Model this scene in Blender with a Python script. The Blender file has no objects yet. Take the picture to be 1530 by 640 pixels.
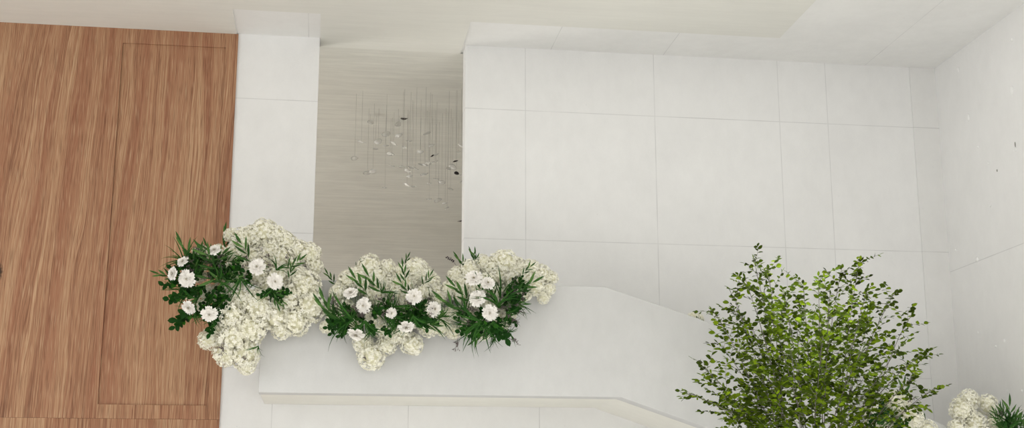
import bpy, bmesh, math, random
from mathutils import Vector, Matrix, Euler, noise as mnoise

random.seed(7)
D = bpy.data
SC = bpy.context.scene
COL = SC.collection
R = math.radians

# ------------------------------------------------------------------ camera
W_, H_ = 1530.0, 640.0
F_PX, PITCH, YAW, CAM_Z = 1986.0, R(13.04), R(8.26), 1.6
cam_d = D.cameras.new('camera'); cam = D.objects.new('camera', cam_d); COL.objects.link(cam)
cam_d.sensor_fit = 'HORIZONTAL'; cam_d.sensor_width = 36.0
cam_d.lens = F_PX / W_ * 36.0
cam_d.clip_end = 200
cam.location = (0, 0, CAM_Z)
cam.rotation_euler = (R(90) + PITCH, 0, -YAW)
SC.camera = cam

# ------------------------------------------------------------------ light
w = D.worlds.new('daylight'); SC.world = w; w.use_nodes = True
bg = w.node_tree.nodes['Background']
bg.inputs['Color'].default_value = (1.0, 0.99, 0.965, 1); bg.inputs['Strength'].default_value = 0.95

def area(name, loc, rot, sx, sy, power, col=(1, 1, 1)):
    l = D.lights.new(name, 'AREA'); l.shape = 'RECTANGLE'; l.size = sx; l.size_y = sy
    l.energy = power; l.color = col
    o = D.objects.new(name, l); COL.objects.link(o); o.location = loc; o.rotation_euler = rot
    return o
# unseen area lamps added as fill for hall and back room; tree spot
area('front_fill', (3.5, -4.5, 3.2), (R(90), 0, 0), 16, 6, 150, (1, 0.995, 0.985))  # added fill from behind the camera, no window built
area('overhead_fill', (2.5, 2.5, 6.7), (0, 0, 0), 12, 6, 300, (1, 0.995, 0.985))  # added overhead fill for the hall, out of view
dl = area('floor_bounce_fill', (3.0, 8.6, 6.77), (0, 0, 0), 9.0, 4.0, 285, (1, 0.995, 0.985))  # added lamp; its floor bounce brightens soffit, ceiling and walls
dl.data.spread = R(78)
area('back_wall_fill', (3.2, 12.1, 6.77), (0, 0, 0), 5.6, 0.25, 24, (1, 0.995, 0.985))  # added unseen strip to brighten the back wall
area('side_fill', (-8.5, 6.0, 3.4), (R(90), 0, R(-90)), 9, 5, 260, (1, 0.995, 0.985))  # added fill from the left to brighten the right wall
area('back_room_fill', (-4.6, 17.2, 2.4), (R(90), 0, R(-90)), 3.5, 4, 225, (1, 0.98, 0.94))  # added fill so the room behind the opening is not too dark
sp = D.lights.new('tree_spotlight', 'SPOT'); sp.energy = 1100; sp.spot_size = R(24); sp.spot_blend = 0.8; sp.shadow_soft_size = 0.12
spo = D.objects.new('tree_spotlight', sp); COL.objects.link(spo); spo.location = (4.3, 10.4, 6.3)
spo.rotation_euler = (Vector((4.38, 11.4, 3.5)) - spo.location).to_track_quat('-Z', 'Y').to_euler()

SC.view_settings.view_transform = 'Standard'; SC.view_settings.look = 'None'
SC.view_settings.gamma = 1.0; SC.view_settings.use_curve_mapping = False
SC.view_settings.exposure = -0.19

# ------------------------------------------------------------------ helpers
CAM_M = Euler((R(90) + PITCH, 0, -YAW)).to_matrix()
CAM_P = Vector((0, 0, CAM_Z))
def ray(px, py):
    return CAM_M @ Vector(((px - W_ / 2) / F_PX, -(py - H_ / 2) / F_PX, -1.0))
def at(px, py, Y):
    d = ray(px, py); return CAM_P + d * (Y / d.y)
def at_z(px, py, z):
    d = ray(px, py); return CAM_P + d * ((z - CAM_Z) / d.z)
def at_x(px, py, x):
    d = ray(px, py); return CAM_P + d * (x / d.x)

def obj(name, bm, mat=None, parent=None, smooth=False):
    me = D.meshes.new(name)
    bm.normal_update(); bm.to_mesh(me); bm.free()
    if smooth:
        for p in me.polygons: p.use_smooth = True
    if mat: me.materials.append(mat)
    o = D.objects.new(name, me); COL.objects.link(o)
    if parent: o.parent = parent
    return o
def inst(name, me, parent=None):
    o = D.objects.new(name, me); COL.objects.link(o)
    if parent: o.parent = parent
    return o
def struct(name, bm, mat, smooth=False):
    o = obj(name, bm, mat, None, smooth); o['kind'] = 'structure'; return o
def thing(name, label, cat, loc=(0, 0, 0), group=None):
    o = D.objects.new(name, None); COL.objects.link(o); o.location = loc
    o.empty_display_size = 0.1
    o['label'] = label; o['category'] = cat
    if group: o['group'] = group
    return o
def box(bm, x0, x1, y0, y1, z0, z1, bevel=0):
    vs = [bm.verts.new((x, y, z)) for x in (x0, x1) for y in (y0, y1) for z in (z0, z1)]
    f = [(0, 1, 3, 2), (4, 6, 7, 5), (0, 4, 5, 1), (2, 3, 7, 6), (0, 2, 6, 4), (1, 5, 7, 3)]
    fs = [bm.faces.new([vs[i] for i in q]) for q in f]
    if bevel:
        es = list({e for q in fs for e in q.edges})
        bmesh.ops.bevel(bm, geom=es, offset=bevel, segments=2, affect='EDGES', profile=0.5)
def prism_xz(bm, pts, y0, y1):
    a = [bm.verts.new((x, y0, z)) for x, z in pts]; b = [bm.verts.new((x, y1, z)) for x, z in pts]
    n = len(pts)
    bm.faces.new(a); bm.faces.new(b[::-1])
    for i in range(n):
        j = (i + 1) % n; bm.faces.new((a[j], a[i], b[i], b[j]))
    bmesh.ops.recalc_face_normals(bm, faces=bm.faces)
def tube(bm, pts, r0, r1=None, n=5, cap=True):
    if r1 is None: r1 = r0
    pts = [Vector(p) for p in pts]; rings = []
    prev = None
    for i, p in enumerate(pts):
        t = (pts[min(i + 1, len(pts) - 1)] - pts[max(i - 1, 0)]).normalized()
        if prev is None:
            u = t.orthogonal().normalized()
        else:
            u = (prev - t * prev.dot(t))
            u = u.normalized() if u.length > 1e-6 else t.orthogonal().normalized()
        prev = u; v = t.cross(u)
        r = r0 + (r1 - r0) * i / max(1, len(pts) - 1)
        rings.append([bm.verts.new(p + (u * math.cos(2 * math.pi * k / n) + v * math.sin(2 * math.pi * k / n)) * r) for k in range(n)])
    for a, b in zip(rings, rings[1:]):
        for k in range(n):
            bm.faces.new((a[k], a[(k + 1) % n], b[(k + 1) % n], b[k]))
    if cap:
        bm.faces.new(rings[0][::-1]); bm.faces.new(rings[-1])
def frame(zdir, up):
    z = Vector(zdir).normalized(); x = Vector(up).cross(z)
    if x.length < 1e-4: x = z.orthogonal()
    x.normalize(); y = z.cross(x)
    return Matrix((x, y, z)).transposed()

# ------------------------------------------------------------------ materials
class NT:
    def __init__(s, name):
        s.m = D.materials.new(name); s.m.use_nodes = True
        s.t = s.m.node_tree; s.b = s.t.nodes['Principled BSDF']
    def n(s, t, **k):
        x = s.t.nodes.new(t)
        for a, v in k.items(): setattr(x, a, v)
        return x
    def l(s, a, b): s.t.links.new(a, b)
    def math(s, op, a, b=None):
        x = s.n('ShaderNodeMath', operation=op)
        for i, v in enumerate((a, b)):
            if v is None: continue
            if isinstance(v, (int, float)): x.inputs[i].default_value = v
            else: s.l(v, x.inputs[i])
        return x.outputs[0]
    def coords(s):
        return s.n('ShaderNodeTexCoord').outputs['Object']
    def scaled(s, vec, sc, off=(0, 0, 0)):
        x = s.n('ShaderNodeMapping'); x.inputs['Scale'].default_value = sc; x.inputs['Location'].default_value = off
        s.l(vec, x.inputs['Vector']); return x.outputs[0]
    def noise(s, vec, scale, detail=3, rough=0.5, dist=0):
        x = s.n('ShaderNodeTexNoise'); x.inputs['Scale'].default_value = scale
        x.inputs['Detail'].default_value = detail; x.inputs['Roughness'].default_value = rough
        x.inputs['Distortion'].default_value = dist
        if vec is not None: s.l(vec, x.inputs['Vector'])
        return x.outputs['Fac']
    def ramp(s, fac, stops, interp='LINEAR'):
        x = s.n('ShaderNodeValToRGB'); s.l(fac, x.inputs[0]); e = x.color_ramp.elements
        x.color_ramp.interpolation = interp
        while len(e) < len(stops): e.new(0.5)
        for q, (p, c) in zip(e, stops):
            q.position = p; q.color = (c, c, c, 1) if isinstance(c, (int, float)) else (*c, 1)
        return x.outputs[0]
    def mix(s, fac, a, b, blend='MIX'):
        x = s.n('ShaderNodeMix', data_type='RGBA', blend_type=blend)
        if isinstance(fac, (int, float)): x.inputs[0].default_value = fac
        else: s.l(fac, x.inputs[0])
        for i, v in ((6, a), (7, b)):
            if isinstance(v, tuple): x.inputs[i].default_value = (*v, 1)
            else: s.l(v, x.inputs[i])
        return x.outputs[2]
    def bump(s, h, strength, dist=0.01):
        x = s.n('ShaderNodeBump'); x.inputs['Strength'].default_value = strength; x.inputs['Distance'].default_value = dist
        s.l(h, x.inputs['Height']); s.l(x.outputs[0], s.b.inputs['Normal'])

def srgb(r, g, b):
    f = lambda c: (c / 255) / 12.92 if c <= 10 else (((c / 255) + 0.055) / 1.055) ** 2.4
    return (f(r), f(g), f(b))

def plain(name, col, rough=0.6, spec=0.3, metal=0.0):
    t = NT(name); t.b.inputs['Base Color'].default_value = (*col, 1); t.b.inputs['Roughness'].default_value = rough
    t.b.inputs['Specular IOR Level'].default_value = spec; t.b.inputs['Metallic'].default_value = metal
    return t.m

def concrete(name, base, xl=(), zl=(), low=None, wj=0.0045, pits=True, contrast=0.03, yl=()):
    """pale fair-faced concrete; xl / zl / yl are positions of hairline joints; low = (z, xs): joints only below z"""
    t = NT(name); v = t.coords()
    big = t.noise(v, 0.9, 4, 0.6); mid = t.noise(t.scaled(v, (1, 1, 0.6)), 7, 5, 0.65); fine = t.noise(v, 60, 2, 0.5)
    k = t.math('ADD', t.math('MULTIPLY', big, 0.55), t.math('ADD', t.math('MULTIPLY', mid, 0.35), t.math('MULTIPLY', fine, 0.1)))
    dark = tuple(c * (1 - contrast * 1.6) for c in base); lite = tuple(min(1, c * (1 + contrast)) for c in base)
    c = t.ramp(k, [(0.36, dark), (0.64, lite)])
    if pits:
        vo = t.n('ShaderNodeTexVoronoi'); vo.inputs['Scale'].default_value = 5.5; t.l(v, vo.inputs['Vector'])
        sel = t.math('MULTIPLY', t.math('LESS_THAN', vo.outputs['Distance'], 0.035), t.math('GREATER_THAN', t.noise(v, 2.3, 2), 0.55))
        c = t.mix(t.math('MULTIPLY', sel, 0.22), c, tuple(x * 0.6 for x in base))
    sep = t.n('ShaderNodeSeparateXYZ'); t.l(v, sep.inputs[0])
    acc = None
    def add(a, b): return b if a is None else t.math('MAXIMUM', a, b)
    def line(sock, pos, ww):
        return t.math('LESS_THAN', t.math('ABSOLUTE', t.math('SUBTRACT', sock, pos)), ww)
    for p in xl: acc = add(acc, line(sep.outputs[0], p, wj))
    for p in yl: acc = add(acc, line(sep.outputs[1], p, wj))
    for p in zl: acc = add(acc, line(sep.outputs[2], p, wj))
    if low:
        below = t.math('LESS_THAN', sep.outputs[2], low[0]); above = t.math('SUBTRACT', 1, below)
        acc2 = None
        for p in low[1]: acc2 = add(acc2, line(sep.outputs[0], p, wj))
        acc = t.math('MAXIMUM', t.math('MULTIPLY', acc, above), t.math('MULTIPLY', acc2, below))
    h = t.math('MULTIPLY', fine, 0.15)
    if acc is not None:
        wob = t.ramp(t.noise(v, 2.2, 2), [(0.3, 0.25), (0.7, 0.75)])
        c = t.mix(t.math('MULTIPLY', acc, wob), c, tuple(x * 0.68 for x in base))
    t.l(c, t.b.inputs['Base Color']); t.b.inputs['Roughness'].default_value = 0.75
    t.b.inputs['Specular IOR Level'].default_value = 0.25
    t.bump(t.math('ADD', h, t.math('MULTIPLY', mid, 0.3)), 0.12, 0.01)
    return t.m

def striated(name, base, contrast=0.09):
    """plaster combed sideways"""
    t = NT(name); v = t.coords()
    s1 = t.noise(t.scaled(v, (0.5, 2.2, 7)), 3.0, 6, 0.7); s2 = t.noise(t.scaled(v, (0.25, 9, 30)), 2.0, 3, 0.6)
    big = t.noise(v, 0.7, 2)
    k = t.math('ADD', t.math('MULTIPLY', s1, 0.5), t.math('ADD', t.math('MULTIPLY', s2, 0.3), t.math('MULTIPLY', big, 0.2)))
    c = t.ramp(k, [(0.35, tuple(x * (1 - contrast) for x in base)), (0.65, tuple(min(1, x * (1 + contrast)) for x in base))])
    t.l(c, t.b.inputs['Base Color']); t.b.inputs['Roughness'].default_value = 0.8
    t.bump(k, 0.25, 0.015)
    return t.m

def wood(name, off=(0, 0, 0), knot=None):
    t = NT(name); v = t.scaled(t.coords(), (1, 1, 1), off)
    sep = t.n('ShaderNodeSeparateXYZ'); t.l(v, sep.inputs[0])
    warp = t.noise(t.scaled(v, (1.6, 1, 0.26)), 1.5, 2, 0.45)
    wx = t.math('ADD', sep.outputs[0], t.math('MULTIPLY', t.math('SUBTRACT', warp, 0.5), 0.34))
    lean = t.math('MINIMUM', t.math('MAXIMUM', t.math('MULTIPLY', t.math('ADD', sep.outputs[0], 1.7), -0.75), 0.0), 1.0)
    wx = t.math('SUBTRACT', wx, t.math('MULTIPLY', t.math('MULTIPLY', sep.outputs[2], 0.10), lean))
    if knot:  # rings bending round a knot
        dx = t.math('SUBTRACT', sep.outputs[0], knot[0]); dz = t.math('MULTIPLY', t.math('SUBTRACT', sep.outputs[2], knot[1]), 0.3)
        d2 = t.math('ADD', t.math('MULTIPLY', dx, dx), t.math('MULTIPLY', dz, dz))
        g = t.math('DIVIDE', 0.075, t.math('ADD', d2, 0.11))
        wx = t.math('ADD', wx, t.math('MULTIPLY', g, t.math('MULTIPLY', dx, 1.0)))
    cb = t.n('ShaderNodeCombineXYZ'); t.l(wx, cb.inputs[0]); t.l(sep.outputs[2], cb.inputs[2])
    wv = cb.outputs[0]
    broad = t.noise(t.scaled(wv, (6.5, 1, 0.13)), 1.0, 4, 0.62)
    streak = t.noise(t.scaled(wv, (30, 1, 0.22)), 1.0, 4, 0.6)
    thin = t.noise(t.scaled(wv, (95, 1, 0.6)), 1.0, 2, 0.5)
    pores = t.noise(t.scaled(v, (120, 1, 3.2)), 1.0, 2, 0.55)
    k = t.math('ADD', t.math('ADD', t.math('MULTIPLY', broad, 0.36), t.math('MULTIPLY', streak, 0.28)), t.math('MULTIPLY', thin, 0.36))
    c = t.ramp(k, [(0.36, srgb(112, 76, 56)), (0.45, srgb(152, 108, 81)), (0.52, srgb(171, 130, 99)), (0.62, srgb(190, 156, 122))])
    red = t.noise(t.scaled(wv, (4.0, 1, 0.2), (3, 0, 1)), 1.0, 3, 0.6)
    c = t.mix(t.ramp(red, [(0.48, 0.0), (0.62, 0.55)]), c, srgb(146, 94, 70))
    c = t.mix(t.ramp(pores, [(0.36, 0.5), (0.48, 0.0)]), c, srgb(98, 62, 42))
    lite = t.ramp(t.noise(t.scaled(v, (130, 1, 4), (5, 0, 2)), 1.0, 1), [(0.56, 0.0), (0.72, 0.5)])
    c = t.mix(lite, c, srgb(204, 172, 138))
    if knot:
        kv = t.n('ShaderNodeMapping'); kv.inputs['Location'].default_value = (-knot[0], 0, -knot[1]); t.l(v, kv.inputs['Vector'])
        kk = t.n('ShaderNodeMapping'); kk.inputs['Scale'].default_value = (1, 0, 0.6); t.l(kv.outputs[0], kk.inputs['Vector'])
        ln = t.n('ShaderNodeVectorMath', operation='LENGTH'); t.l(kk.outputs[0], ln.inputs[0])
        rr = t.math('ADD', ln.outputs['Value'], t.math('MULTIPLY', t.noise(v, 26, 3), 0.06))
        c = t.mix(t.ramp(rr, [(0.065, 0.92), (0.095, 0.0)]), c, srgb(52, 38, 28))
    t.l(c, t.b.inputs['Base Color']); t.b.inputs['Roughness'].default_value = 0.55
    t.b.inputs['Specular IOR Level'].default_value = 0.25
    t.bump(pores, 0.15, 0.004)
    return t.m

def petal_mat(name, c1, c2, transl=0.25):
    t = NT(name); g = t.n('ShaderNodeNewGeometry')
    c = t.ramp(g.outputs['Random Per Island'], [(0.0, c1), (1.0, c2)])
    t.l(c, t.b.inputs['Base Color']); t.b.inputs['Roughness'].default_value = 0.7
    t.b.inputs['Specular IOR Level'].default_value = 0.15
    tr = t.n('ShaderNodeBsdfTranslucent'); t.l(c, tr.inputs['Color'])
    mx = t.n('ShaderNodeMixShader'); mx.inputs[0].default_value = transl
    out = t.t.nodes['Material Output']
    t.l(t.b.outputs[0], mx.inputs[1]); t.l(tr.outputs[0], mx.inputs[2]); t.l(mx.outputs[0], out.inputs['Surface'])
    return t.m
def leaf_mat(name, stops, rough=0.45, transl=0.25, spec=0.35):
    t = NT(name); g = t.n('ShaderNodeNewGeometry')
    c = t.ramp(g.outputs['Random Per Island'], stops)
    c = t.mix(t.ramp(t.noise(t.coords(), 30, 2), [(0.35, 0.0), (0.65, 0.25)]), c, tuple(x * 0.6 for x in stops[0][1]))
    t.l(c, t.b.inputs['Base Color']); t.b.inputs['Roughness'].default_value = rough
    t.b.inputs['Specular IOR Level'].default_value = spec
    tr = t.n('ShaderNodeBsdfTranslucent'); t.l(c, tr.inputs['Color'])
    mx = t.n('ShaderNodeMixShader'); mx.inputs[0].default_value = transl
    out = t.t.nodes['Material Output']
    t.l(t.b.outputs[0], mx.inputs[1]); t.l(tr.outputs[0], mx.inputs[2]); t.l(mx.outputs[0], out.inputs['Surface'])
    return t.m
def bark_mat(name, a, b):
    t = NT(name); v = t.coords()
    c = t.ramp(t.noise(t.scaled(v, (1, 1, 0.25)), 60, 3), [(0.35, a), (0.65, b)])
    t.l(c, t.b.inputs['Base Color']); t.b.inputs['Roughness'].default_value = 0.85
    return t.m

# ------------------------------------------------------------------ measured places
YB = 14.0                                    # face of the back wall
P = lambda x, y: at(x, y, YB)
XR = P(1396, 103).x                          # right wall
ZC = (P(1396, 103).z + P(697, 67.5).z) / 2   # ceiling over the white walls
X_WOOD = P(354, 100).x                       # wood / white pier
X_OL, X_OR = P(476.5, 100).x, P(695.5, 100).x  # opening
ZJ = [P(697, 161.5).z, P(697, 356).z, P(1375, 566).z]
XJ = [P(785, 120).x, P(977, 120).x, P(1162, 120).x, P(1234, 130).x]
YP, YPB = 12.7, 12.92                        # parapet front and back
Z_SOF = at(640, 589.5, YP).z
ZC2 = ZC - 0.012
X_STRIP = at_z(1165, 57, ZC2)                # corner of the plastered ceiling field
Y_STRIP = X_STRIP.y

C_WALL = (0.80, 0.797, 0.787)
m_back = concrete('pale_concrete', C_WALL, XJ, ZJ, low=(Z_SOF + 0.2, [P(406, 622).x, P(610, 622).x, P(806, 622).x]))
m_pier = concrete('pale_concrete_pier', C_WALL, (), ZJ)
m_right = concrete('pale_concrete_side', (0.835, 0.83, 0.818), (), [at_x(1470, 387, XR).z], yl=[11.2], contrast=0.025)
m_corner = concrete('pale_concrete_corner', (0.77, 0.765, 0.75), (), ZJ[:2])
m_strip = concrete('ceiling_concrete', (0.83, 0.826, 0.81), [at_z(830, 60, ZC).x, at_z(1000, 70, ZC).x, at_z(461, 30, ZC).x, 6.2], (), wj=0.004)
m_field = striated('ceiling_plaster', (0.77, 0.762, 0.712), 0.04)
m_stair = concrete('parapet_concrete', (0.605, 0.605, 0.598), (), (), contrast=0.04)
m_slab = concrete('soffit_concrete', (0.80, 0.79, 0.735), (), (), contrast=0.03, pits=False)
m_comb = striated('combed_plaster', (0.725, 0.715, 0.66), 0.11)
m_floor = concrete('floor_concrete', (0.84, 0.832, 0.805), [i * 1.4 for i in range(-6, 8)], yl=[i * 1.4 for i in range(0, 10)])

# ------------------------------------------------------------------ room shell
XL, YF = -9.0, -4.0
bm = bmesh.new(); box(bm, X_OR, XR + 0.3, YB, YB + 0.25, 0, ZC + 0.3); struct('wall_back', bm, m_back)
# pier between wood and opening, with the wall below the landing
bm = bmesh.new(); box(bm, X_WOOD, X_OL, YB, YB + 0.25, 0, ZC + 0.3); struct('wall_pier', bm, m_back)
bm = bmesh.new(); box(bm, X_OL, X_OR, YB, YB + 0.25, 0, Z_SOF + 0.16); struct('wall_under_landing', bm, m_back)
bm = bmesh.new(); box(bm, XR, XR + 0.3, YF, YB, 0, ZC + 0.3); struct('wall_right', bm, m_right)
bm = bmesh.new(); box(bm, P(1358.5, 110).x, XR, YB - 0.012, YB, 0, ZC); struct('corner_strip_1', bm, m_corner)  # thin slab beside the right corner, slightly darker than the wall
bm = bmesh.new(); box(bm, XL, XR + 0.3, YF, 20.4, -0.2, 0); struct('floor', bm, m_floor)
# ceiling: white border at ZC, plaster field 12 mm lower with tongues over the wood and the opening
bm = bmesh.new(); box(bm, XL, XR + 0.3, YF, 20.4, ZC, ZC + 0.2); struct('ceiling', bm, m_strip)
bm = bmesh.new()
box(bm, XL, X_STRIP.x, YF, Y_STRIP, ZC2, ZC)
box(bm, XL, X_WOOD - 0.02, Y_STRIP, YB + 0.2, ZC2, ZC)
box(bm, X_OL + 0.005, X_OR - 0.03, Y_STRIP, YB + 0.25, ZC2, ZC)
struct('ceiling_field', bm, m_field)
# the room behind, ceiling running into the far wall through a cove
YFAR = 19.4
bm = bmesh.new()
prof = [(Y_STRIP, ZC2), (16.0, ZC2)]
rc = 0.9
for i in range(13):
    a = i / 12 * math.pi / 2
    prof.append((YFAR - rc + rc * math.sin(a), ZC2 - rc + rc * math.cos(a)))
prof.append((YFAR, 0.0))
def sweep(xa, xb, prof):
    va = [bm.verts.new((xa, y, z)) for y, z in prof]; vb = [bm.verts.new((xb, y, z)) for y, z in prof]
    for i in range(len(prof) - 1): bm.faces.new((va[i], va[i + 1], vb[i + 1], vb[i]))

sweep(-5.0, 6.0, [(YB + 0.25, ZC2)] + prof[1:])
bmesh.ops.recalc_face_normals(bm, faces=bm.faces)
for f in bm.faces:
    if f.normal.z > 0.01 or f.normal.y > 0.01: f.normal_flip()
struct('wall_far', bm, m_comb, True)
bm = bmesh.new(); box(bm, 6.0, 6.2, YB + 0.25, YFAR, 0, ZC2); struct('wall_far_right', bm, m_comb)
bm = bmesh.new(); box(bm, -5.2, -5.0, YB + 0.25, YFAR, 0, ZC2); struct('wall_far_left', bm, m_comb)

# chips, filled holes and nail slots on the right wall (raised dabs of filler)
m_fill = plain('filler_white', (0.86, 0.855, 0.84), 0.5)
m_slot = plain('slot_dark', (0.30, 0.29, 0.26), 0.8)
wr = D.objects['wall_right']
def dab(px, py, w_, h_, mat, name, dep=0.012):
    c = at_x(px, py, XR); bm = bmesh.new()
    bmesh.ops.create_uvsphere(bm, u_segments=12, v_segments=8, radius=1)
    for v in bm.verts:
        n_ = 1 + 0.25 * mnoise.noise(v.co * 1.7 + Vector((px, py, 0)))
        v.co = Vector((v.co.x * dep, v.co.y * w_ * n_, v.co.z * h_ * n_)) + Vector((XR, c.y, c.z))
    return obj(name, bm, mat, wr, True)
for px, py, a, b in [(1432, 104, .02, .03), (1447, 175, .03, .045), (1512, 135, .03, .05), (1461, 220, .012, .012), (1477, 244, .015, .015),
                     (1517, 224, .035, .02), (1480, 308, .02, .012), (1460, 388, .03, .03), (1512, 60, .012, .02), (1462, 497, .015, .015),
                     (1501, 510, .012, .02), (1488, 518, .012, .012), (1527, 585, .015, .02), (1505, 585, .012, .015), (1428, 374, .01, .015)]:
    dab(px, py, a, b, m_fill, 'filler_dab')
for px, py, a, b in [(1517, 216, .008, .03), (1490, 255, .008, .015)]:
    dab(px, py, a, b, m_slot, 'nail_slot', 0.008)

# ------------------------------------------------------------------ wood cladding
cl = thing('wood_cladding', 'tall oak veneer wall cladding with a shallow recessed door-like panel, left of the white pier', 'wall panel', (X_WOOD - 1.5, YB, 0))
inv = Matrix.Translation(-Vector(cl.location))
YW = YB - 0.02
def wpart(name, boxes, mat, bev=0.0):
    bm = bmesh.new()
    for b in boxes: box(bm, *b, bevel=bev)
    o = obj(name, bm, mat, cl); o.matrix_parent_inverse = inv; return o
xi0, xi1 = P(165, 335).x, P(324, 335).x
zi1, zi0 = at(260, 67.5, YW).z, at(230, 605.5, YW).z
zr = at(200, 626, YW).z
zt = ZC2
kn = P(-4, 407)
m_w1 = wood('oak_veneer', (0, 0, 0), (kn.x, kn.z)); m_w2 = wood('oak_veneer_inset', (0.0, 0, 0.0), (kn.x, kn.z))
m_w3 = wood('oak_veneer_rail', (1.7, 0, 3.1)); m_w4 = wood('oak_veneer_low', (3.3, 0, 1.3))
wpart('upper_board', [(XL, xi0, YW, YB + 0.2, zr, zt), (xi1, X_WOOD, YW, YB + 0.2, zr, zt), (xi0, xi1, YW, YB + 0.2, zi1, zt)], m_w1)
wpart('inset_panel', [(xi0 + 0.002, xi1 - 0.002, YW + 0.02, YB + 0.2, zi0, zi1)], m_w2)
wpart('bottom_rail', [(xi0 + 0.001, xi1 - 0.001, YW, YB + 0.2, zr, zi0)], m_w3)
wpart('lower_board', [(XL, X_WOOD, YW, YB + 0.2, 0, zr - 0.002)], m_w4)

# ------------------------------------------------------------------ staircase
def F(px, py): 
    q = at(px, py, YP); return (q.x, q.z)
xl_, zb_ = F(387, 588)
xl_ = (F(387, 540)[0] + F(387, 588)[0]) / 2
top_l = F(840, 428.0); brk = F(905, 428.8); k2 = F(1042, 475.5); k3 = F(1384, 624)
slope = (k3[1] - k2[1]) / (k3[0] - k2[0])
k3 = (XR - 0.001, k2[1] + slope * (XR - k2[0]))
bb = F(928, 593); b2 = F(1055, 638)
sb = (b2[1] - bb[1]) / (b2[0] - bb[0])
zsof = (F(387, 588)[1] + bb[1]) / 2
zend = zsof + sb * (XR - bb[0])
st = thing('staircase', 'pale concrete staircase with landing and solid parapet projecting from the white wall', 'staircase', (xl_ + 2, YP, zsof))
inv_s = Matrix.Translation(-Vector(st.location))
ztop = (top_l[1] + brk[1]) / 2
bm = bmesh.new()
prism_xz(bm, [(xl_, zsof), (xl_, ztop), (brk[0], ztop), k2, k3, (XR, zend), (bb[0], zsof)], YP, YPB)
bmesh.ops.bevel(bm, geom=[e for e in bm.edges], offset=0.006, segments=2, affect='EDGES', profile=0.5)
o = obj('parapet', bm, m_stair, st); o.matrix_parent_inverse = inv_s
bm = bmesh.new()
zs = zsof + 0.004
pts = [(xl_ + 0.01, zs), (bb[0], zs), (XR - 0.001, zend + 0.004)]
tp = [(xl_ + 0.01, zs + 0.18), (bb[0] + 0.1, zs + 0.18)]
nst = 14; run = (XR - 0.02 - tp[-1][0]) / nst; rise = -sb * run
x, z = tp[-1]
for i in range(nst):
    z -= rise; tp.append((x, z)); x += run; tp.append((x, z))
prism_xz(bm, pts + tp[::-1], YPB, YB - 0.001)
o = obj('landing_slab', bm, m_slab, st); o.matrix_parent_inverse = inv_s

# ------------------------------------------------------------------ chandelier
m_wire = plain('wire_grey', (0.36, 0.35, 0.33), 0.4, 0.5, 0.6)
tg = NT('clear_glass'); tg.b.inputs['Transmission Weight'].default_value = 0.55; tg.b.inputs['Roughness'].default_value = 0.08
tg.b.inputs['IOR'].default_value = 1.5; tg.b.inputs['Base Color'].default_value = (0.97, 0.97, 0.95, 1)
m_glass = tg.m
m_smoke = plain('smoked_glass', (0.06, 0.05, 0.05), 0.1, 0.6)
def dish_mesh(name, mat, k):
    bm = bmesh.new(); rng = random.Random(k); n = 20
    for s, off in ((1, 0.0),):
        rings = []
        for j in range(5):
            r = j / 4
            rings.append([bm.verts.new((math.cos(2 * math.pi * i / n) * r, math.sin(2 * math.pi * i / n) * r * (0.8 + 0.1 * k),
                                        0.34 * r * r + 0.10 * r * math.sin(2 * (2 * math.pi * i / n) + k))) for i in range(n)] if j else [bm.verts.new((0, 0, 0))])
        for i in range(n): bm.faces.new((rings[0][0], rings[1][i], rings[1][(i + 1) % n]))
        for a, b in zip(rings[1:], rings[2:]):
            for i in range(n): bm.faces.new((a[i], b[i], b[(i + 1) % n], a[(i + 1) % n]))
    bmesh.ops.solidify(bm, geom=bm.faces[:], thickness=0.12)
    me = D.meshes.new(name); bm.to_mesh(me); bm.free(); me.materials.append(mat)
    for p in me.polygons: p.use_smooth = True
    return me
dishes = [dish_mesh('glass_dish', m_glass, k) for k in range(3)]; dark_dish = dish_mesh('smoked_dish', m_smoke, 1)
cc = at(625, 200, 16.3)
ch = thing('chandelier', 'chandelier of clear glass dishes on fine wires hanging in the room behind the opening', 'chandelier', (cc.x, 16.3, ZC2))
discs = [(530, 238, 0), (549, 260, 0), (557, 258, 0), (540, 214, 0), (553, 184, 0), (565, 213, 0), (561, 224, 0), (577, 202, 0), (576, 219, 0), (588, 216, 0),
         (583, 232, 0), (585, 249, 0), (575, 282, 0), (596, 204, 0), (595, 187, 0), (604, 179, 1), (603, 221, 0), (601, 251, 0), (608, 257, 0), (611, 212, 0), (615, 252, 0),
         (612, 265, 0), (608, 278, 0), (616, 280, 0), (628, 228, 0), (634, 248, 0), (628, 247, 0), (638, 201, 0), (645, 219, 0), (646, 234, 1), (650, 243, 0), (652, 232, 0), (640, 245, 0),
         (635, 262, 0), (641, 275, 0), (651, 269, 0), (641, 299, 0), (655, 301, 0), (665, 305, 0), (668, 312, 0), (670, 253, 0), (676, 251, 0), (685, 228, 0), (681, 242, 1), (682, 260, 1),
         (673, 284, 0), (690, 264, 0), (689, 220, 0), (660, 274, 0), (692, 272, 0), (621, 253, 0), (690, 331, 1)]
rng = random.Random(3)
for px, py, dk in discs:
    Y = rng.uniform(15.5, 17.1)
    q = at(px, py, Y) - Vector(ch.location)
    s = rng.uniform(0.028, 0.05)
    bm = bmesh.new(); tube(bm, [(q.x, q.y, 0.0), (q.x, q.y, q.z)], 0.0017, n=4); obj('wire', bm, m_wire, ch)
    o = inst('glass_dish' if not dk else 'smoked_dish', dark_dish if dk else rng.choice(dishes), ch)
    if dk: o['label'] = 'dark smoked dish'
    o.location = q; o.scale = (s * 1.15, s * 1.15, s); o.rotation_euler = (rng.uniform(-.5, .5), rng.uniform(-.5, .5), rng.uniform(0, 6))

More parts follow.
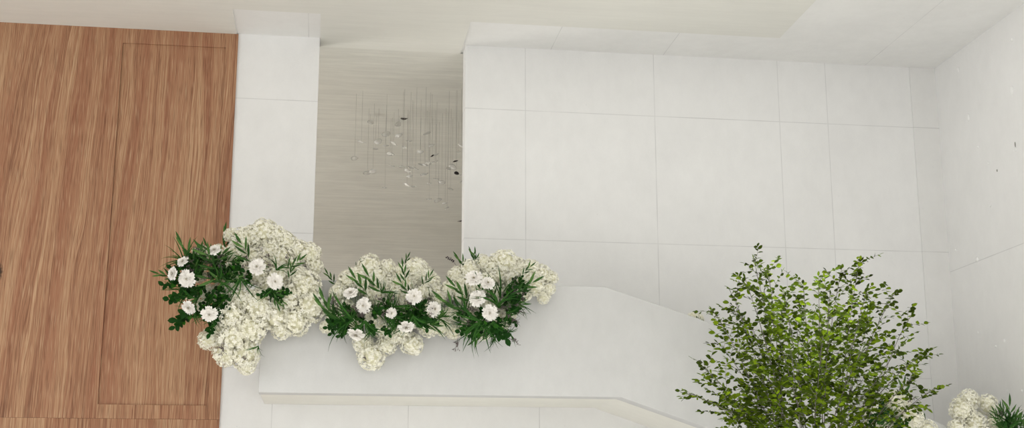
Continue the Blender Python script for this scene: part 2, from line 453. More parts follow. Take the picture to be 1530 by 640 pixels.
# ------------------------------------------------------------------ flowers
m_hyd = petal_mat('hydrangea_petal', (0.91, 0.89, 0.735), (0.97, 0.955, 0.87), 0.12)
m_bloom = petal_mat('white_petal', (0.84, 0.81, 0.755), (0.95, 0.925, 0.88), 0.12)
m_core = plain('pale_green_core', (0.82, 0.80, 0.60), 0.9)
m_eye = plain('bloom_eye', (0.42, 0.38, 0.24), 0.9)
m_stem = plain('flower_stem', (0.07, 0.13, 0.03), 0.7)
m_round = leaf_mat('ruscus_leaf', [(0.0, (0.005, 0.025, 0.004)), (0.6, (0.011, 0.062, 0.005)), (1.0, (0.035, 0.15, 0.010))], 0.6, 0.12, 0.12)
m_lance = leaf_mat('willow_leaf', [(0.0, (0.02, 0.06, 0.012)), (0.6, (0.045, 0.12, 0.025)), (1.0, (0.10, 0.20, 0.05))], 0.6, 0.15, 0.12)
m_grass = leaf_mat('grass_blade', [(0.0, (0.015, 0.07, 0.012)), (1.0, (0.05, 0.15, 0.025))], 0.6, 0.12, 0.12)
m_twig = plain('dry_twig', (0.13, 0.105, 0.10), 0.9)
m_foam = plain('moss_foam', (0.05, 0.09, 0.03), 1.0)

def sphere_dirs(n, rng, jit=0.35):
    out = []
    for i in range(n):
        z = 1 - 2 * (i + 0.5) / n; a = i * 2.399963 + rng.uniform(-jit, jit); r = math.sqrt(max(0, 1 - z * z))
        out.append(Vector((r * math.cos(a), r * math.sin(a), z)))
    return out
def hydrangea_mesh(k):
    rng = random.Random(50 + k); bm = bmesh.new()
    lumps = sphere_dirs(11, rng, 1.0)
    for d in sphere_dirs(330, rng):
        lum = max(d.dot(l) for l in lumps)
        rad = 0.76 + 0.22 * max(0, (lum - 0.6) / 0.4) ** 0.8 + rng.uniform(-0.06, 0.07)
        c = d * rad
        nrm = (d + Vector((rng.uniform(-.5, .5), rng.uniform(-.5, .5), rng.uniform(-.5, .5)))).normalized()
        M = frame(nrm, (rng.uniform(-1, 1), rng.uniform(-1, 1), 1)); s = rng.uniform(0.10, 0.15)
        ctr = bm.verts.new(c + M @ Vector((0, 0, -0.02)))
        a0 = rng.uniform(0, 1.6)
        for q in range(4):
            a = a0 + q * math.pi / 2
            def pt(rr, da, h): return bm.verts.new(c + M @ Vector((math.cos(a + da) * rr * s, math.sin(a + da) * rr * s, h * s)))
            p1, p2, p3, p4 = pt(.62, -.62, .12), pt(1.0, -.3, .3), pt(1.0, .3, .3), pt(.62, .62, .12)
            bm.faces.new((ctr, p1, p2, p3, p4))
    me = D.meshes.new('hydrangea_head'); bm.normal_update(); bm.to_mesh(me); bm.free(); me.materials.append(m_hyd); me.materials.append(m_core)
    # greenish core so the head is not hollow
    bm = bmesh.new(); bm.from_mesh(me)
    n0 = len(bm.faces)
    bmesh.ops.create_icosphere(bm, subdivisions=2, radius=0.70)
    bm.faces.ensure_lookup_table()
    for f in bm.faces[n0:]: f.material_index = 1
    bm.to_mesh(me); bm.free()
    return me
HYD = [hydrangea_mesh(k) for k in range(5)]
def bloom_mesh(k):
    rng = random.Random(80 + k); bm = bmesh.new()
    for L, cnt, el, ln, wd in ((0, 11, 0.05, 1.0, .26), (1, 10, 0.40, .80, .23), (2, 8, 0.80, .58, .18), (3, 6, 1.15, .36, .12)):
        for i in range(cnt):
            a = 2 * math.pi * (i + 0.5 * (L % 2)) / cnt + rng.uniform(-.12, .12); e = el + rng.uniform(-.12, .12); l = ln * rng.uniform(.88, 1.06)
            out = Vector((math.cos(a), math.sin(a), 0)); sd = Vector((-math.sin(a), math.cos(a), 0)); up = Vector((0, 0, 1))
            def pt(t, w, h=0):
                r = out * math.cos(e) + up * math.sin(e)
                return bm.verts.new(r * (l * t) + sd * w * wd + up * (h * 0.10 - 0.12 * t * t * (L == 0)) + up * 0.05 * L)
            b0, b1 = pt(.06, -.25), pt(.06, .25)
            m0, mc, m1 = pt(.6, -.95, .7), pt(.6, 0, -.3), pt(.6, .95, .7)
            t0, tc, t1 = pt(.97, -.62, .3), pt(.90, 0, 0), pt(1.0, .62, .3)
            for f in ((b0, m0, mc), (b0, mc, b1), (b1, mc, m1), (m0, t0, tc, mc), (mc, tc, t1, m1)): bm.faces.new(f)
    n0 = len(bm.faces)
    for i in range(16):
        a = i * 2.4; r = 0.16 * math.sqrt(i / 16)
        tube(bm, [(r * .6 * math.cos(a), r * .6 * math.sin(a), 0.05), (r * math.cos(a), r * math.sin(a), 0.34)], 0.022, 0.03, 4)
    bm.faces.ensure_lookup_table()
    for f in bm.faces[n0:]: f.material_index = 1
    bm.normal_update()
    me = D.meshes.new('white_bloom'); bm.to_mesh(me); bm.free(); me.materials.append(m_bloom); me.materials.append(m_eye)
    return me
BLOOM = [bloom_mesh(k) for k in range(3)]

def add_leaf(bm, base, d, nrm, L, Wd, fold=0.25, curl=0.15, pointed=1.0):
    d = Vector(d).normalized(); s = d.cross(Vector(nrm))
    s = s.normalized() if s.length > 1e-4 else d.orthogonal().normalized()
    n_ = s.cross(d); base = Vector(base)
    prof = [(0.0, 0.06), (0.22, 0.72), (0.5, 1.0), (0.78, 0.72 if pointed < 1 else 0.6), (1.0, 0.0)]
    rows = []
    for t, wv in prof:
        c = base + d * (L * t) - n_ * (curl * L * t * t)
        hw = wv * Wd / 2
        if wv == 0: rows.append((bm.verts.new(c),))
        else: rows.append((bm.verts.new(c - s * hw + n_ * fold * hw), bm.verts.new(c), bm.verts.new(c + s * hw + n_ * fold * hw)))
    for a, b in zip(rows, rows[1:]):
        if len(b) == 3:
            bm.faces.new((a[0], a[1], b[1], b[0])); bm.faces.new((a[1], a[2], b[2], b[1]))
        else:
            bm.faces.new((a[0], a[1], b[0])); bm.faces.new((a[1], a[2], b[0]))
def finish(name, bm, mats, smooth=False):
    bm.normal_update()
    me = D.meshes.new(name); bm.to_mesh(me); bm.free()
    for m in mats: me.materials.append(m)
    if smooth:
        for p in me.polygons: p.use_smooth = True
    return me
def set_mat(bm, n0, i):
    bm.faces.ensure_lookup_table()
    for f in bm.faces[n0:]: f.material_index = i
# sprigs grow along +Z, their faces look to -Y ; unit = metres
def round_sprig(k):
    rng = random.Random(200 + k); bm = bmesh.new(); L = 0.20
    pts = [Vector((0.03 * math.sin(t * 2 + k), 0.02 * math.cos(t * 3), L * t)) for t in [i / 6 for i in range(7)]]
    tube(bm, pts, 0.0028, 0.0012, 4); set_mat(bm, 0, 1)
    for i in range(11):
        t = 0.05 + 0.95 * i / 10; p = pts[min(6, int(t * 6))]
        a = i * 2.5 + rng.uniform(-.4, .4)
        d = Vector((math.cos(a) * .9, math.sin(a) * .6, 0.55 + (i == 10)))
        add_leaf(bm, p, d, (rng.uniform(-.5, .5), -1, rng.uniform(.1, .9)), rng.uniform(.070, .105), rng.uniform(.054, .075), .2, .15, .5)
    return finish('round_leaf_sprig', bm, [m_round, m_stem])
def lance_sprig(k):
    rng = random.Random(240 + k); bm = bmesh.new(); L = 0.26
    pts = [Vector((0.035 * math.sin(t * 1.6 + k) - 0.035 * math.sin(k), 0, L * t)) for t in [i / 6 for i in range(7)]]
    tube(bm, pts, 0.003, 0.0012, 4); set_mat(bm, 0, 1)
    for i in range(5):
        p = pts[min(6, 1 + int(i / 5 * 5))]; s = 1 if i % 2 else -1
        add_leaf(bm, p, (s * rng.uniform(.25, .8), rng.uniform(-.4, .2), 1.0), (0.3 * s, -1, .3), rng.uniform(.13, .20), rng.uniform(.026, .036), .3, .25)
    add_leaf(bm, pts[-1], (0, 0, 1), (0, -1, 0), .17, .030)
    return finish('lance_leaf_sprig', bm, [m_lance, m_stem])
def grass_tuft(k):
    rng = random.Random(280 + k); bm = bmesh.new()
    for i in range(9):
        a = rng.uniform(-.75, .75); b = rng.uniform(-.5, .25); L = rng.uniform(.22, .38); w_ = rng.uniform(.0045, .008)
        d = Vector((math.sin(a), b, math.cos(a))).normalized(); s = d.cross(Vector((0, -1, 0.2))).normalized(); drop = rng.uniform(.02, .16)
        rows = []
        for j in range(7):
            t = j / 6; c = d * (L * t) + Vector((math.copysign(drop * t * t * .5, a), -drop * t * t * .4, -drop * t * t))
            ww = w_ * (1 - t ** 2.2) + 0.0006
            rows.append((bm.verts.new(c - s * ww), bm.verts.new(c + Vector((0, .002, 0))), bm.verts.new(c + s * ww)))
        for r0, r1 in zip(rows, rows[1:]):
            bm.faces.new((r0[0], r0[1], r1[1], r1[0])); bm.faces.new((r0[1], r0[2], r1[2], r1[1]))
    return finish('grass_tuft', bm, [m_grass])
def twig_spray(k):
    rng = random.Random(320 + k); bm = bmesh.new()
    def rec(p, d, L, lev):
        e = p + d * L; tube(bm, [p, (p + e) / 2 + Vector((rng.uniform(-.1, .1), 0, rng.uniform(-.1, .1))) * L, e], 0.0018 if lev else .0025, .0012, 3)
        if lev == 3:
            bmesh.ops.create_icosphere(bm, subdivisions=1, radius=rng.uniform(.0035, .0065), matrix=Matrix.Translation(e)); return
        for _ in range(3 if lev else 4):
            nd = (d + Vector((rng.uniform(-.75, .75), rng.uniform(-.6, .4), rng.uniform(-.3, .4)))).normalized()
            rec(p + d * L * rng.uniform(.5, 1), nd, L * rng.uniform(.45, .7), lev + 1)
    rec(Vector((0, 0, 0)), Vector((0, 0, 1)), .12, 0)
    return finish('twig_spray', bm, [m_twig])
def berry_sprig():
    rng = random.Random(9); bm = bmesh.new()
    pts = [Vector((0.02 * math.sin(t * 3), 0, .2 * t)) for t in [i / 6 for i in range(7)]]
    tube(bm, pts, .003, .0015, 4)
    for i in range(16):
        p = pts[2 + int(i / 16 * 5)]; a = i * 2.4; c = p + Vector((math.cos(a), math.sin(a), .3)) * .016
        bmesh.ops.create_icosphere(bm, subdivisions=2, radius=rng.uniform(.008, .013), matrix=Matrix.Translation(c))
    return finish('berry_sprig', bm, [plain('dark_berry', (0.045, 0.03, 0.035), .5)], True)
ROUND = [round_sprig(k) for k in range(4)]; LANCE = [lance_sprig(k) for k in range(4)]
GRASS = [grass_tuft(k) for k in range(4)]; TWIG = [twig_spray(k) for k in range(3)]; BERRY = [berry_sprig()]

VIEW_R = CAM_M @ Vector((1, 0, 0)); VIEW_U = CAM_M @ Vector((0, 1, 0)); TOCAM = CAM_M @ Vector((0, 0, 1))
def img_dir(deg, lean=0.25):
    """direction with 0 = right and 90 = up as seen from the hall, leaning out by lean"""
    a = R(deg); return (VIEW_R * math.cos(a) + VIEW_U * math.sin(a) + TOCAM * lean).normalized()

def arrangement(label, foam, heads, blooms, greens, seed, base_y=YP + 0.09, zfun=None):
    """foam = (px0, px1) of the moss tray on the parapet; heads (px,py,rpx,dY); blooms (px,py,rpx,yaw,tilt); greens (kind,px,py,angle,scale,dY)"""
    rng = random.Random(seed)
    pc = at((foam[0] + foam[1]) / 2, 428, base_y); zt_ = zfun(pc.x) if zfun else ztop
    root = thing('flower_arrangement', label, 'flowers', (pc.x, base_y, zt_), 'flower arrangements along the parapet')
    rl = Vector(root.location)
    hw = abs(at(foam[1], 428, base_y).x - at(foam[0], 428, base_y).x) / 2
    bm = bmesh.new(); box(bm, -hw, hw, -0.06, 0.06, 0.001, 0.05, 0.012)
    if zfun:   # tray follows the sloping coping
        for v in bm.verts: v.co.z += zfun(rl.x + v.co.x) - zt_
    obj('moss_tray', bm, m_foam, root)
    for px, py, r, dy in heads:
        c = at(px, py, YP + dy); s = r / 2040.0 * 12.6 * rng.uniform(1.02, 1.15)
        h = inst('hydrangea_head', rng.choice(HYD), root)
        h.location = c - rl; h.scale = (s, s, s * rng.uniform(.9, 1.1)); h.rotation_euler = (rng.uniform(0, 6), rng.uniform(0, 6), rng.uniform(0, 6))
        o0 = Vector((max(-hw, min(hw, (c - rl).x)), 0, 0.04)) ; e = c - rl
        bm = bmesh.new()
        out = Vector((0, -0.16 if dy < 0 else 0.0, 0.02))
        tube(bm, [o0, o0.lerp(e, .5) + out * .6 + Vector((0, 0, .03)), e], .004, .003, 5)
        so = obj('stem', bm, m_stem, h); so.matrix_parent_inverse = h.matrix_basis.inverted()
    def stalk(e, owner, r_):
        o0 = Vector((max(-hw, min(hw, e.x)) * .9, 0, 0.04)); bm = bmesh.new()
        tube(bm, [o0, o0.lerp(e, .5) + Vector((0, -.04 if e.z < 0 else 0, .06)), e], r_, r_ * .7, 4)
        so = obj('stem', bm, m_stem, owner); so.matrix_parent_inverse = owner.matrix_basis.inverted()
    for px, py, r, yaw, tilt in blooms:
        c = at(px, py, YP - 0.47 + rng.uniform(-.03, .03)); s = r / 2040.0 * 12.3 * 1.06
        b = inst('white_bloom', rng.choice(BLOOM), root)
        nrm = (TOCAM + VIEW_R * math.tan(R(yaw)) + VIEW_U * math.tan(R(tilt))).normalized()
        M = frame(nrm, (rng.uniform(-1, 1), 0.2, 1)).to_4x4()
        b.matrix_basis = Matrix.Translation(c - rl) @ M @ Matrix.Diagonal((s, s, s * .8, 1))
        stalk(c - rl, b, .003)
    src = {'r': (ROUND, 'round_leaf_sprig'), 'l': (LANCE, 'lance_leaf_sprig'), 'g': (GRASS, 'grass_tuft'), 't': (TWIG, 'twig_spray'), 'b': (BERRY, 'berry_sprig')}
    for kind, px, py, ang, sc, dy in greens:
        lst, nm = src[kind]
        sc *= 1.3 if kind == 'g' else 1.0
        back = {'r': .07, 'l': .05, 'g': .04, 't': .05, 'b': 0}[kind] * sc
        o = inst(nm, rng.choice(lst), root); c = at(px, py, YP + dy)
        M = frame(img_dir(ang, rng.uniform(.05, .45)), -TOCAM if False else TOCAM)
        # local +Z along the growth, local -Y towards the viewer
        z = M.col[2]; y = -(TOCAM - z * TOCAM.dot(z)).normalized(); x = y.cross(z)
        M = Matrix((x, y, z)).transposed().to_4x4()
        o.matrix_basis = Matrix.Translation(c - rl - z * back) @ M @ Matrix.Scale(sc, 4)
        stalk(c - rl - z * back, o, .0010)
    return root
def fill(rng, n, kinds, spine, jit, dirfun, sc=(.7, 1.1), dy=(-.33, -.22)):
    out = []
    if 't' != kinds: n = int(n * 1.9); sc = (sc[0] * .72, sc[1] * .78)
    else: n = int(n * 2.6); dy = (-.43, -.30); sc = (sc[0] * .75, sc[1] * .8)
    for i in range(n):
        t = rng.uniform(0, len(spine) - 1.001); a, b = spine[int(t)], spine[int(t) + 1]; f = t - int(t)
        px = a[0] + (b[0] - a[0]) * f + rng.gauss(0, jit); py = a[1] + (b[1] - a[1]) * f + rng.gauss(0, jit)
        out.append((rng.choice(kinds), px, py, dirfun(px, py, rng), rng.uniform(*sc), rng.uniform(*dy)))
    return out
B_, N_ = -0.10, -0.15     # heads standing above the coping / hanging before it
rg = random.Random(21)
# --- left arrangement
hA = [(395, 347, 20, B_), (428, 362, 17, B_), (362, 360, 20, B_), (345, 352, 10, B_), (462, 380, 18, B_), (405, 374, 18, B_), (376, 384, 16, B_), (327, 378, 13, N_), (412, 352, 16, B_), (378, 354, 17, B_), (446, 374, 16, B_), (420, 385, 18, B_), (392, 392, 16, B_), (446, 415, 17, N_), (350, 380, 16, B_), (436, 400, 17, B_), (470, 398, 12, B_),
      (455, 428, 24, N_), (463, 458, 24, N_), (430, 445, 23, N_), (440, 480, 22, N_), (402, 432, 20, N_), (385, 458, 25, N_ - .05), (360, 448, 20, N_ - .05), (345, 472, 24, N_ - .08), (372, 492, 25, N_ - .05),
      (349, 503, 22, N_ - .05), (412, 472, 22, N_), (330, 492, 14, N_), (338, 528, 20, N_), (365, 528, 21, N_), (368, 548, 12, N_), (312, 508, 14, N_), (420, 494, 14, N_), (322, 470, 14, N_), (350, 425, 14, N_), (385, 410, 16, N_), (415, 412, 18, N_), (300, 380, 13, N_), (310, 440, 14, N_), (335, 405, 16, N_), (360, 400, 15, N_), (295, 410, 14, N_), (300, 460, 13, N_), (330, 440, 16, N_), (282, 435, 12, N_)]
bA = [(279, 417, 14, 0, 0), (258, 409, 11, -40, 10), (273, 391, 10, -25, 45), (282, 460, 12, -20, -25), (313, 470, 13, 10, -15), (384, 399, 14, 5, 25), (411, 421, 13, 20, 15), (320, 374, 11, -10, 45)]
gA = fill(rg, 20, 'rrrrlg', [(270, 425), (285, 400), (310, 395), (335, 400)], 10, lambda x, y, r: math.degrees(math.atan2(-(y - 425), x - 305)) + r.uniform(-50, 50), (.55, .9), (-.40, -.28))
gA += fill(rg, 18, 'rrrg', [(285, 425), (290, 455), (318, 465), (320, 430)], 9, lambda x, y, r: math.degrees(math.atan2(-(y - 425), x - 310)) + r.uniform(-60, 60), (.5, .85), (-.40, -.28))
gA += fill(rg, 8, 'rrl', [(335, 400), (370, 412), (405, 435), (420, 440)], 6, lambda x, y, r: r.uniform(-80, 60), (.45, .75), (-.40, -.30))
gA += fill(rg, 10, 't', [(290, 420), (330, 400), (420, 395)], 14, lambda x, y, r: r.uniform(30, 150), (.6, .9), (-.33, -.26))
gA += [('r', 268, 440, 195, .8, -.35), ('r', 285, 470, 215, .95, -.35), ('r', 275, 480, 230, .7, -.35), ('r', 262, 425, 175, .75, -.35), ('r', 400, 440, 200, .5, -.4), ('r', 425, 440, 10, .4, -.4),
       ('l', 293, 392, 115, .9, -.35), ('l', 338, 372, 80, .7, .0), ('l', 345, 418, 165, .9, -.4), ('l', 372, 390, 120, .8, -.4), ('l', 322, 402, 130, .9, -.4), ('l', 430, 400, 40, .6, -.3), ('l', 432, 415, 70, .5, -.3),
       ('g', 330, 418, 20, .8, -.4), ('g', 360, 420, 285, .7, -.4), ('g', 408, 435, 275, .5, -.4), ('g', 385, 520, 250, .35, -.3), ('g', 415, 400, 60, .6, -.3), ('t', 335, 505, 270, .8, -.3), ('t', 450, 405, 75, .7, -.05), ('t', 370, 525, 265, .6, -.3),
       ('g', 296, 405, 100, .5, -.38)]
arrangement('largest cream hydrangea arrangement, spilling over the parapet end before the wood cladding', (392, 455), hA, bA, gA, 11)
# --- middle arrangement
hB = [(553, 400, 19, B_), (578, 402, 14, B_), (520, 420, 16, B_), (545, 424, 18, B_), (600, 408, 14, B_), (536, 412, 16, B_), (565, 416, 18, B_), (590, 424, 16, B_), (510, 432, 13, B_), (632, 412, 16, B_), (650, 434, 13, B_), (575, 424, 18, B_), (621, 404, 19, B_), (642, 420, 15, B_), (608, 424, 16, B_), (632, 437, 14, N_), (505, 438, 13, N_), (560, 440, 15, N_), (590, 440, 14, N_),
      (600, 498, 16, N_), (615, 515, 17, N_), (640, 488, 16, N_), (662, 488, 15, N_), (555, 532, 19, N_), (542, 514, 14, N_), (577, 517, 15, N_), (572, 492, 14, N_), (678, 496, 11, N_), (488, 488, 10, N_), (656, 446, 12, N_), (622, 478, 14, N_), (595, 470, 12, N_), (530, 486, 12, N_), (585, 504, 14, N_), (515, 462, 15, N_), (545, 470, 15, N_), (575, 458, 15, N_), (605, 450, 14, N_), (635, 465, 15, N_), (560, 478, 15, N_), (610, 478, 14, N_), (655, 472, 13, N_), (500, 470, 13, N_)]
bB = [(543, 457, 13, -8, 8), (619, 443, 13, 5, 12), (649, 462, 13, 35, 5), (532, 500, 14, -10, -50), (607, 489, 13, 10, -45), (524, 438, 12, -15, 45), (585, 468, 9, 20, -10)]
gB = fill(rg, 28, 'rrggl', [(500, 478), (545, 478), (585, 462), (640, 470)], 9, lambda x, y, r: math.degrees(math.atan2(-(y - 475), x - 570)) + r.uniform(-70, 70), (.5, .85), (-.40, -.26))
gB += fill(rg, 9, 't', [(500, 470), (560, 470), (640, 455)], 10, lambda x, y, r: r.uniform(20, 160), (.6, .9), (-.32, -.26))
gB += [('l', 505, 478, 125, .9, -.4), ('l', 500, 468, 110, .8, -.4), ('l', 548, 440, 120, .85, -.4), ('l', 570, 435, 118, .85, -.4), ('l', 605, 420, 95, .6, -.3), ('l', 615, 440, 118, .7, -.4), ('l', 500, 425, 120, .5, -.1), ('l', 533, 402, 60, .4, .0),
       ('l', 603, 400, 65, .45, .0), ('l', 632, 425, 60, .5, -.3), ('g', 520, 478, 175, .95, -.4), ('g', 515, 484, 200, .75, -.4), ('g', 545, 485, 265, .7, -.4), ('g', 618, 478, 275, .7, -.4), ('g', 590, 475, 300, .6, -.4), ('g', 560, 465, 20, .6, -.4),
       ('r', 555, 485, 300, .6, -.4), ('r', 575, 492, 330, .5, -.4), ('r', 630, 480, 300, .6, -.4), ('r', 640, 482, 350, .55, -.4), ('r', 510, 485, 190, .6, -.4), ('r', 520, 480, 240, .6, -.4), ('r', 560, 470, 60, .6, -.4), ('t', 545, 525, 280, .5, -.3)]
arrangement('middle cream hydrangea arrangement on the parapet below the opening, five white blooms among grasses', (515, 635), hB, bB, gB, 12)
# --- right arrangement of the three
hC = [(700, 405, 17, B_), (682, 412, 14, B_), (754, 393, 19, B_), (735, 400, 15, B_), (722, 393, 13, B_), (742, 412, 17, B_), (772, 406, 17, B_), (793, 402, 14, B_), (802, 418, 14, B_), (775, 399, 14, B_), (765, 418, 18, B_), (786, 416, 15, B_), (810, 412, 15, B_), (824, 416, 11, B_), (802, 430, 14, N_), (812, 444, 11, N_), (780, 440, 14, N_),
      (748, 480, 15, N_), (758, 470, 12, N_), (688, 440, 14, N_), (698, 490, 12, N_), (722, 498, 12, N_), (674, 470, 13, N_), (670, 432, 13, N_), (745, 440, 14, N_), (730, 420, 15, N_), (820, 432, 10, N_), (700, 465, 14, N_), (725, 460, 15, N_), (712, 435, 15, N_), (750, 455, 14, N_), (690, 425, 15, B_), (715, 480, 13, N_), (765, 440, 14, N_), (795, 410, 14, B_)]
bC = [(732, 468, 13, 3, 3), (713, 446, 14, -8, 15), (708, 416, 14, -10, 30), (729, 423, 12, 15, 35)]
gC = fill(rg, 24, 'rrggl', [(688, 462), (710, 485), (740, 490), (770, 445), (775, 425)], 8, lambda x, y, r: math.degrees(math.atan2(-(y - 470), x - 728)) + r.uniform(-55, 55), (.45, .8), (-.40, -.26))
gC += fill(rg, 10, 't', [(690, 470), (750, 470), (770, 435)], 9, lambda x, y, r: math.degrees(math.atan2(-(y - 465), x - 728)) + r.uniform(-40, 40), (.6, .95), (-.34, -.26))
gC += [('l', 700, 450, 130, .85, -.4), ('l', 690, 462, 140, .9, -.4), ('l', 720, 440, 105, .6, -.42), ('l', 775, 440, 30, .8, -.4), ('l', 740, 445, 100, .6, -.4), ('l', 700, 400, 125, .6, -.1), ('l', 715, 395, 95, .5, -.1), ('l', 712, 390, 110, .45, .0),
       ('g', 712, 482, 190, .95, -.4), ('g', 710, 490, 215, .7, -.4), ('g', 722, 485, 255, .8, -.4), ('g', 738, 487, 275, .8, -.4), ('g', 745, 450, 85, .95, -.4), ('g', 750, 440, 70, .8, -.35), ('g', 720, 400, 60, .5, -.1),
       ('r', 745, 492, 325, .9, -.4), ('r', 735, 488, 300, .7, -.4), ('r', 700, 488, 200, .7, -.4), ('r', 758, 440, 45, .7, -.4), ('r', 765, 445, 10, .6, -.4), ('r', 722, 480, 260, .5, -.42),
       ('t', 758, 505, 335, .7, -.35), ('t', 690, 500, 250, .8, -.35), ('b', 681, 396, 140, .6, .0)]
arrangement('cream hydrangea arrangement with a dark berry sprig, right end of three on the parapet', (680, 790), hC, bC, gC, 13)
# --- behind the sloping coping and the two low down on the right
sl1 = (k2[1] - brk[1]) / (k2[0] - brk[0])
zcope = lambda x: (ztop if x < brk[0] else brk[1] + sl1 * (x - brk[0]) if x < k2[0] else k2[1] + slope * (x - k2[0]))
arrangement('single small cream hydrangea peeping over the sloping stair parapet, left of the tree', (1036, 1048), [(1036, 475, 10, .14), (1045, 478, 8, .14)], [], [], 14, YP + .155, zcope)
hE = [(1336, 604, 18, B_), (1360, 628, 20, N_), (1302, 612, 13, N_), (1318, 628, 14, N_), (1348, 600, 14, B_), (1350, 640, 16, N_), (1325, 650, 16, N_), (1385, 645, 16, N_), (1300, 640, 14, N_)]
gE = fill(rg, 14, 'rrlt', [(1300, 625), (1325, 620), (1345, 650)], 9, lambda x, y, r: r.uniform(40, 200), (.5, .8), (-.35, -.25)) + [('l', 1350, 600, 80, .7, -.1), ('l', 1345, 605, 60, .6, -.1), ('r', 1315, 630, 170, .7, -.3), ('t', 1350, 610, 50, .8, -.1), ('t', 1360, 612, 30, .7, -.1)]
arrangement('cream hydrangeas on the lower stair parapet, half hidden at the right foot of the tree', (1315, 1365), hE, [(1303, 610, 10, 0, 20)], gE, 15, YP + .09, zcope)
hF = [(1447, 599, 17, B_), (1437, 613, 18, N_), (1476, 606, 17, B_), (1456, 633, 17, N_), (1487, 632, 15, N_), (1430, 640, 14, N_), (1470, 650, 16, N_)]
gF = fill(rg, 14, 'rllg', [(1495, 632), (1508, 636), (1516, 640)], 6, lambda x, y, r: r.uniform(30, 150), (.45, .7), (-.42, -.32)) + [('l', 1512, 632, 92, .8, -.4), ('t', 1498, 628, 100, .7, -.4), ('t', 1490, 628, 120, .6, -.4), ('l', 1518, 634, 80, .5, -.45), ('g', 1505, 640, 95, .6, -.45)]
arrangement('cream hydrangeas with dark green spikes against the right wall at the stair foot', (1440, 1490), hF, [], gF, 16, YP + .09, zcope)

# ------------------------------------------------------------------ tree
m_tleaf = leaf_mat('tree_leaf', [(0.0, (0.028, 0.044, 0.004)), (0.45, (0.075, 0.125, 0.006)), (0.8, (0.17, 0.26, 0.008)), (1.0, (0.26, 0.38, 0.012))], 0.6, 0.42, 0.08)
m_bark = bark_mat('tree_bark', (0.10, 0.085, 0.075), (0.21, 0.19, 0.17))
YT = 11.5
base = at(1212, 720, YT); pot_c = Vector((base.x, YT, 0))
tree = thing('potted_tree', 'bushy green multi-stemmed tree standing before the stair and the right wall corner', 'tree', pot_c)
m_pot = plain('pot_concrete', (0.5, 0.49, 0.46), .8)
bm = bmesh.new()
pr = [(0.0, 0.0), (.30, 0.0), (.36, .30), (.40, .62), (.42, .64), (.42, .68), (.37, .68), (.36, .60), (0, .60)]
n = 36; rings = []
for r_, z_ in pr: rings.append([bm.verts.new((r_ * math.cos(2 * math.pi * i / n), r_ * math.sin(2 * math.pi * i / n), z_)) for i in range(n)] if r_ else [bm.verts.new((0, 0, z_))])
for a, b in zip(rings, rings[1:]):
    for i in range(n):
        j = (i + 1) % n
        if len(a) == 1: bm.faces.new((a[0], b[i], b[j]))
        elif len(b) == 1: bm.faces.new((a[i], b[0], a[j]))
        else: bm.faces.new((a[i], b[i], b[j], a[j]))
obj('pot', bm, m_pot, tree, False)
tips = [(1126, 386, .1), (1148, 402, -.2), (1092, 437, .2), (1113, 415, -.3), (1064, 463, -.1), (1200, 424, .3), (1172, 440, -.3), (1285, 388, .0), (1258, 400, .3), (1223, 412, -.2), (1240, 440, -.6), (1296, 430, -.3),
        (1337, 437, .1), (1362, 470, -.1), (1386, 524, .1), (1350, 512, -.5), (1400, 580, .0), (1370, 562, -.4), (1024, 588, -.1), (1048, 548, -.4), (1072, 512, .3), (1062, 570, .4), (1082, 600, -.5), (1100, 622, .1), (1090, 640, -.3), (1150, 470, -.7),
        (1130, 540, -.8), (1180, 520, -.9), (1230, 500, -.9), (1290, 520, -.8), (1320, 560, -.6), (1220, 585, -.9), (1160, 600, -.8), (1300, 480, .5), (1190, 470, .5), (1120, 480, .4), (1110, 570, .5), (1260, 470, .6), (1180, 620, -.6), (1250, 625, -.7), (1140, 635, -.3)]
rt = random.Random(5)
def bez(a, b, c, d, t):
    s = 1 - t; return a * s**3 + b * 3 * s * s * t + c * 3 * s * t * t + d * t**3
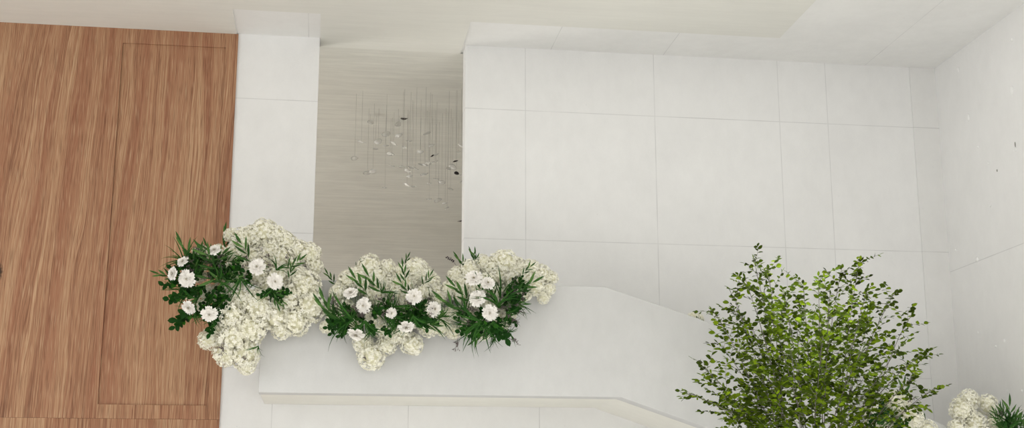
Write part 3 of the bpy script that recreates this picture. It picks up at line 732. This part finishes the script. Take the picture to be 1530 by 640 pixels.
# several stems out of the pot
stems = []
for k in range(7):
    a = 2 * math.pi * k / 7; foot = Vector((math.cos(a) * .10, math.sin(a) * .08, .58))
    head = Vector((math.cos(a) * .22 + rt.uniform(-.06, .06), math.sin(a) * .18, base.z + .28))
    pts = [foot.lerp(head, t) + Vector((rt.uniform(-.02, .02), rt.uniform(-.02, .02), 0)) for t in (0, .25, .5, .75, 1)]
    bm = bmesh.new(); tube(bm, pts, .022, .013, 7); obj('trunk', bm, m_bark, tree, True); stems.append(pts)
for px, py, dy in tips:
    tip = at(px, py, YT + dy) - pot_c
    st_ = min(stems, key=lambda s: (s[-1].xy - tip.xy * .4).length + rt.uniform(0, .12))
    f = rt.uniform(.55, 1.0); a0 = st_[2].lerp(st_[4], f) if tip.z > 1.2 else st_[2].lerp(st_[4], .5)
    span = (tip - a0).length
    b0 = a0 + Vector(((tip.x - a0.x) * rt.uniform(.2, .45), (tip.y - a0.y) * .3, max(.08, tip.z - a0.z) * rt.uniform(.25, .5)))
    c0 = a0.lerp(tip, .65) + Vector((0, 0, .10 * span))
    pts = [bez(a0, b0, c0, tip, i / 12) for i in range(13)]
    bm = bmesh.new(); tube(bm, pts, .0065, .0018, 5)
    lf = bmesh.new()
    def leafy(p, d, L, r0):
        e = p + d * L + Vector((0, 0, -.03 * L)); mid = (p + e) / 2 + Vector((rt.uniform(-.03, .03), rt.uniform(-.03, .03), rt.uniform(0, .04))) * (L / .3)
        tube(bm, [p, mid, e], r0, .001, 3, False)
        nl = max(3, int(L / .028))
        for i in range(nl):
            t = (i + .6) / nl; c = p.lerp(mid, t * 2) if t < .5 else mid.lerp(e, t * 2 - 1)
            sd = d.cross(Vector((0, 0, 1))); sd = sd.normalized() if sd.length > .1 else Vector((1, 0, 0))
            sgn = 1 if i % 2 else -1
            ld = (d * .55 + sd * sgn * .8 + Vector((rt.uniform(-.35, .35), rt.uniform(-.35, .35), rt.uniform(-.45, .25)))).normalized()
            nr = Vector((rt.uniform(-.8, .8), rt.uniform(-1.5, .3), rt.uniform(.1, 1.0)))
            sz = rt.uniform(.043, .064)
            add_leaf(lf, c, ld, nr, sz, sz * rt.uniform(.58, .72), .2, rt.uniform(0, .25), .5)
        add_leaf(lf, e, d, Vector((rt.uniform(-.5, .5), -.4, 1)), .05, .028, .2, .1, .5)
    main = (tip - a0).normalized()
    nt = max(8, int(span / .07))
    for i in range(nt):
        t = .22 + .76 * (i + rt.random()) / nt
        p = bez(a0, b0, c0, tip, t); tg_ = (bez(a0, b0, c0, tip, min(1, t + .05)) - bez(a0, b0, c0, tip, t - .05)).normalized()
        d = (tg_ * rt.uniform(.25, .9) + Vector((rt.uniform(-1, 1), rt.uniform(-.9, .9), rt.uniform(-.45, .35)))).normalized()
        leafy(p, d, rt.uniform(.18, .44) * (1.2 - .7 * t), .0022)
    leafy(pts[-3], (pts[-1] - pts[-3]).normalized(), (pts[-1] - pts[-3]).length, .002)
    br = obj('branch', bm, m_bark, tree, True)
    obj('leaves', lf, m_tleaf, br)
